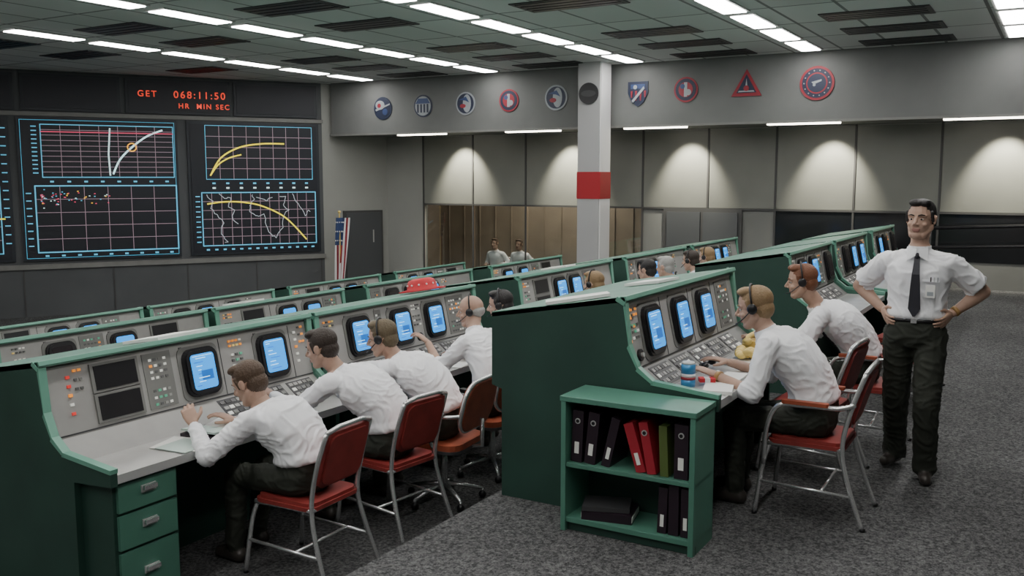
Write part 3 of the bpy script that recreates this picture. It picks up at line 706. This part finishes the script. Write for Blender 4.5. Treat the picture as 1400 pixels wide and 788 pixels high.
    if headset:
        out.tube([P(.088*math.cos(a)*1.02,-.01,.03+.105*math.sin(a)) for a in [math.pi*k/14 for k in range(15)]],.006,BLACK)
        for s in (-1,1): out.ell(P(s*.093,-.006,.004),(.014,.030,.032),BLACK,R,14,8)
        out.tube(smoothpts([P(-.096,.01,-.01),P(-.085,.07,-.05),P(-.04,.11,-.065)],5),.0035,BLACK)
    if tie:
        pts=[]
        for t in (1.0,.9,.75,.6,.45,.30,.2):
            c=bz(t); T=bt(t); dd=T.cross(sr).normalized(); dep={1.0:.083,.9:.106,.75:.134,.6:.136,.45:.136,.3:.134,.2:.134}[t]*bulk+.003
            pts.append((c+dd*dep,dd))
        wd=[.016,.017,.023,.028,.032,.036,.006]; rg=[]
        for (c,dd),w_ in zip(pts,wd): rg.append([c-sr*w_+dd*.001,c+sr*w_+dd*.001,c+sr*w_+dd*.012,c-sr*w_+dd*.012])
        out.loft(rg,TIE,False); out.ell(pts[0][0]+pts[0][1]*.010-Z*.008,(.02,.015,.022),TIE)
        for s in (-1,1):
            cc=pts[0][0]; q=[cc+Z*.035+sr*s*.006+pts[0][1]*.004,cc+Z*.04+sr*s*.058-pts[0][1]*.03,cc-Z*.040+sr*s*.062+pts[0][1]*.014,cc-Z*.006+sr*s*.012+pts[0][1]*.020]
            out.loft([q,[v+pts[0][1]*.005+Z*.002 for v in q]],SHIRT,False)
    if standing:
        out.loft([ring(.125,.166,.122),ring(.165,.166,.122)],BLACK); c=bz(.145)+bt(.14).cross(right)*(.125*bulk); out.box(c,(.035,.012,.03),CHROME,Matrix((right,face,Z)).transposed())
    if badge:
        M3=Matrix((right,face,Z)).transposed(); c=bz(.62)+face*(.130*bulk+.004)-right*.088
        out.box(c+Z*-.045+face*.006,(.055,.004,.080),PAPER,M3); out.box(c-Z*.060+face*.009,(.036,.003,.025),GREYE,M3); out.box(c+Z*.02,(.10,.008,.012),SHIRT,M3)
        for k in range(3): out.box(c+Z*.03+right*(.0-.02*k)+face*.004,(.007,.007,.03),[BLACK,STEEL,GREYE][k],M3)
    ob=out.obj(name,recalc=False); return ob
def seated(x,y,z0,hx,hy,hz,lh,rh,**k):
    head=V((hx,hy,hz)); hip=V((x,y-.03,z0+.575)); hfz=k.pop('look',(-.0,1,-.35))
    nk=head+V(((x-hx)*.30,-.080,-.158))
    L=(nk-hip).length
    if L>.54: nk=hip+(nk-hip)*(.54/L)
    an=k.pop('ankles',((x-.13,y+.42,z0+.08),(x+.13,y+.50,z0+.08)))
    return human('seated_flight_controller',hip,nk,head,k.pop('face',(0,1,0)),hfz,(lh,rh),an,**k)
zA=-.3; dz=zA+.80
chair(3.88,3.66,zA,.03); seated(3.86,3.68,zA,3.76,3.98,.775,(3.52,4.17,dz+.06),(3.86,4.20,dz),sleeve='long',hair=HBR,look=(-.25,1,-.55),curl=(.7,.4),hd=((.1,.5,.6),None),hn=((.6,.6,-.2),None),poles=((-.8,-.2,-.9),None),bulk=1.06)
chair(4.68,3.68,zA,-.12); seated(4.66,3.68,zA,4.46,4.06,.86,(4.32,4.36,dz+.05),(4.82,4.26,dz),sleeve='long',hair=HDB,look=(-.3,1,-.3),bulk=1.06)
swivel(5.22,3.64,zA,.1); seated(5.20,3.66,zA,5.03,4.02,.845,(4.98,4.42,dz+.12),(5.38,4.25,dz),sleeve='rolled',hair=HLB,look=(-.35,1,-.25),headset=True,bulk=1.04)
swivel(5.92,3.68,zA,-.2); seated(5.92,3.70,zA,6.12,4.00,.90,(5.88,4.24,dz+.16),(6.35,4.26,dz),sleeve='rolled',hair=HGR,bald=True,look=(-.45,1,-.15),headset=True,hd=((-.2,.6,.5),None),curl=(.6,.3))
swivel(6.62,3.70,zA); seated(6.62,3.70,zA,6.60,4.02,.89,(6.5,4.2,dz),(6.85,4.2,dz),hair=HB,headset=True,near=False,look=(-.4,1,-.2))
for xx,hc,hh in ((8.25,HBL,.91),(9.6,HB,.93),(10.15,HGR,.92),(11.0,HDB,.93),(11.6,HBL,.93)):
    chair(xx,3.70,zA); seated(xx,3.72,zA,xx,3.95,hh,(xx-.15,4.2,dz),(xx+.15,4.2,dz),hair=hc,near=False,headset=hc in (HBL,HDB),look=(.1,1,-.15))
for yy in (11.72,11.05):
    human('seated_visitor',(19.1,yy,-.30),(19.05,yy,.19),(19.0,yy,.38),(-1,0,0),(-1,0,0),((18.95,yy-.2,-.1),(18.95,yy+.2,-.1)),((18.65,yy-.1,-.82),(18.65,yy+.1,-.82)),hair=HBR,near=False)
    chair(19.12,yy,-.87,math.pi/2)
chair(5.50,1.20,0,.02,arms=True)
seated(5.48,1.22,0,5.43,1.55,1.185,(5.20,1.70,.81),(5.60,1.74,.81),sleeve='rolled',hair=HBL,look=(-.1,1,-.25),headset=True,watch=0,ankles=((5.38,1.62,.08),(5.62,1.66,.08)),bulk=1.06)
chair(6.28,1.40,0,-.08,arms=False)
chair(7.10,1.22,0,.05,arms=True)
seated(7.08,1.24,0,6.86,1.62,1.20,(6.62,1.82,.80),(7.05,1.85,.80),sleeve='short',hair=HRD,look=(-.25,1,-.15),tie=True,headset=True,bulk=1.05)
chair(8.35,1.20,0,.12); chair(9.3,1.25,0,-.1)
sx,sy=6.45,.79; F0=V((-.985,-.02,0)).normalized(); RR=F0.cross(Z)
O=V((sx,sy,0))
human('standing_flight_director',O+Z*.965,O+Z*1.475,O+Z*1.685+F0*.015,F0,(-.95,.20,-.02),
      (O-RR*.210+Z*1.095-F0*.02,O+RR*.210+Z*1.095-F0*.02),(O-RR*.10+Z*.08+F0*.03,O+RR*.12+Z*.08-F0*.24),
      sleeve='short',hair=HB,poles=(-RR*1-Z*.5-F0*.65,RR*1-Z*.5-F0*.65),hd=(F0*.85+RR*.35-Z*.45,F0*.85-RR*.35-Z*.45),hn=(RR,-RR),curl=(.35,.35),
      tie=True,standing=True,knee=F0,toes=(F0-RR*.15,F0+RR*.35),badge=True,watch=0,bulk=1.06,arm=(.28,.235))
# ---------------------------------------------------------------- desk clutter
def on(name,fn):
    m=MB(); fn(m); return m.obj(name)
def sheet(m,x,y,z,w,h,a,mt=PAPER,th=.004): m.box((x,y,z+th/2),(w,h,th),mt,Matrix.Rotation(a,3,'Z'))
D2=zA+.757; D1=.757
on('paper_sheets',lambda m:(sheet(m,3.47,4.20,D2,.24,.28,.3),sheet(m,3.44,4.16,D2+.004,.22,.22,.1,PAPERG)))
def openbinder(m):
    for s in (-1,1): m.box((3.76+s*.085,4.24,D2+.03),(.17,.24,.012),PAPER if s>0 else PAPERG,Matrix.Rotation(.15,3,'Z')@Matrix.Rotation(s*-.12,3,'Y'))
    m.box((3.76,4.24,D2+.012),(.36,.26,.018),BINDP,Matrix.Rotation(.15,3,'Z'))
on('open_binder',openbinder)
on('paper_sheets',lambda m:(sheet(m,6.1,4.2,D2,.22,.3,.2),sheet(m,5.75,4.25,D2,.2,.28,-.2)))
def top(Y0,z0,yy): return z0+1.285-(yy-.56)*(.145/.87)
def topsheet(x,Y0,z0,yy,w,h,a,mt=PAPER,th=.018):
    m=MB(); sl=-math.atan(.145/.87); m.box((x,Y0+yy,top(Y0,z0,yy)+th/2+.004),(w,h,th),mt,Matrix.Rotation(sl,3,'X')@Matrix.Rotation(a,3,'Z')); return m.obj('paper_pad')
topsheet(3.85,4.04,-.3,.74,.44,.28,.15); topsheet(4.98,1.54,0,.95,.28,.38,.5); topsheet(5.9,1.54,0,.85,.22,.3,-.3); topsheet(9.2,4.04,-.3,.8,.3,.3,.1); topsheet(6.9,6.54,-.6,.8,.3,.3,.1)
def hat(m):
    c=V((6.8,4.04+.92,top(4.04,-.3,.92)+.014)); R=Matrix.Rotation(-.16,3,'X'); rings=[]
    for r,z in ((.20,.0),(.205,.008),(.13,.02),(.125,.06),(.11,.095),(.07,.11),(.02,.105)):
        rings.append([c+R@V((r*1.15*math.cos(2*math.pi*j/24),r*math.sin(2*math.pi*j/24),z)) for j in range(24)])
    m.loft(rings,REDH)
    for j in range(12):
        a=2*math.pi*j/12; m.ell(c+R@V((.135*math.cos(a)*1.1,.125*math.sin(a),.055)),(.009,.009,.009),WHITE,seg=8,k=5)
on('red_hat',hat)
def can(m):
    c=V((5.02,1.80,D1)); m.cap(c,c+Z*.01,.030,.040,STEEL,20,True); m.cap(c+Z*.01,c+Z*.05,.041,.041,CANB,20,True); m.cap(c+Z*.05,c+Z*.066,.0412,.0412,REDE,20,True); m.cap(c+Z*.066,c+Z*.085,.0412,.0412,WHITE,20,True); m.cap(c+Z*.085,c+Z*.140,.041,.041,CANB,20,True); m.cap(c+Z*.140,c+Z*.152,.041,.034,STEEL,20,True)
on('soda_can',can)
def pack(m): m.box((5.14,1.73,D1+.032),(.06,.09,.022),REDH,Matrix.Rotation(.5,3,'Z')); m.box((5.14,1.73,D1+.0325),(.061,.03,.023),WHITE,Matrix.Rotation(.5,3,'Z'))
on('cigarette_pack',pack)
on('notepad',lambda m:(sheet(m,5.05,1.63,D1,.24,.16,.25,PAPER,.02),sheet(m,5.42,1.66,D1,.2,.13,.05,PAPER,.012)))
def tray(m):
    m.plate(V((5.92,1.73,D1)),X,Y,Z,rrect(.34,.22,.03),0,.012,STEEL); m.plate(V((5.92,1.73,D1)),X,Y,Z,rrect(.30,.18,.03),.012,.02,PAPER)
    rnd=random.Random(3)
    for k in range(16): m.ell((5.92+rnd.uniform(-.11,.11),1.74+rnd.uniform(-.055,.055),D1+.04+rnd.uniform(0,.035)),(.034,.028,.024),YELP,Matrix.Rotation(rnd.uniform(0,3),3,'Z'),10,6)
on('food_tray',tray)
def phone(m):
    c=V((6.32,1.78,D1+.003)); m.plate(c,X,Y,Z,rrect(.22,.22,.03),0,.035,YELP); m.plate(c+V((0,.02,0)),X,Y,Z,rrect(.16,.13,.03),.03,.08,YELP); m.plate(c+V((0,-.04,.032)),X,Y,Z,circ(.045,18),0,.012,BLACK)
    m.tube(smoothpts([c+V((-.12,.03,.09)),c+V((-.09,.03,.112)),c+V((.09,.03,.112)),c+V((.12,.03,.09))],4),.018,YELP)
    for s in (-1,1): m.ell(c+V((s*.115,.03,.086)),(.030,.032,.026),YELP)
on('telephone',phone)
def hs(m):
    c=V((5.55,1.86,D1+.02)); m.tube([c+V((.07*math.cos(a),.05*math.sin(a),.015)) for a in [math.pi*k/10 for k in range(11)]],.006,BLACK)
    for s in (-1,1): m.ell(c+V((s*.07,0,.022)),(.028,.025,.02),BLACK)
on('headset',hs)
def mug(m,c):
    m.cap(c,c+Z*.09,.036,.04,WHITE,20,True); m.cap(c+Z*.0905,c+Z*.091,.034,.034,HDB,20,True); m.tube(smoothpts([c+V((.036,0,.075)),c+V((.07,0,.07)),c+V((.066,0,.03)),c+V((.036,0,.018))],4),.006,WHITE,6)
on('coffee_mug',lambda m:mug(m,V((8.7,1.75,D1))))
# ---------------------------------------------------------------- world & camera
w=bpy.data.worlds.new('World'); scene.world=w; w.use_nodes=True
w.node_tree.nodes['Background'].inputs[0].default_value=(.5,.55,.6,1); w.node_tree.nodes['Background'].inputs[1].default_value=.05
cam=bpy.data.cameras.new('Camera'); co=bpy.data.objects.new('Camera',cam); scene.collection.objects.link(co); scene.camera=co
co.location=(0,0,1.95); yaw=math.radians(30.6); pt=math.radians(6.74)
co.rotation_euler=V((math.cos(yaw)*math.cos(pt),math.sin(yaw)*math.cos(pt),-math.sin(pt))).to_track_quat('-Z','Y').to_euler()
cam.sensor_width=36; cam.lens=1277/1400*36; cam.clip_end=100
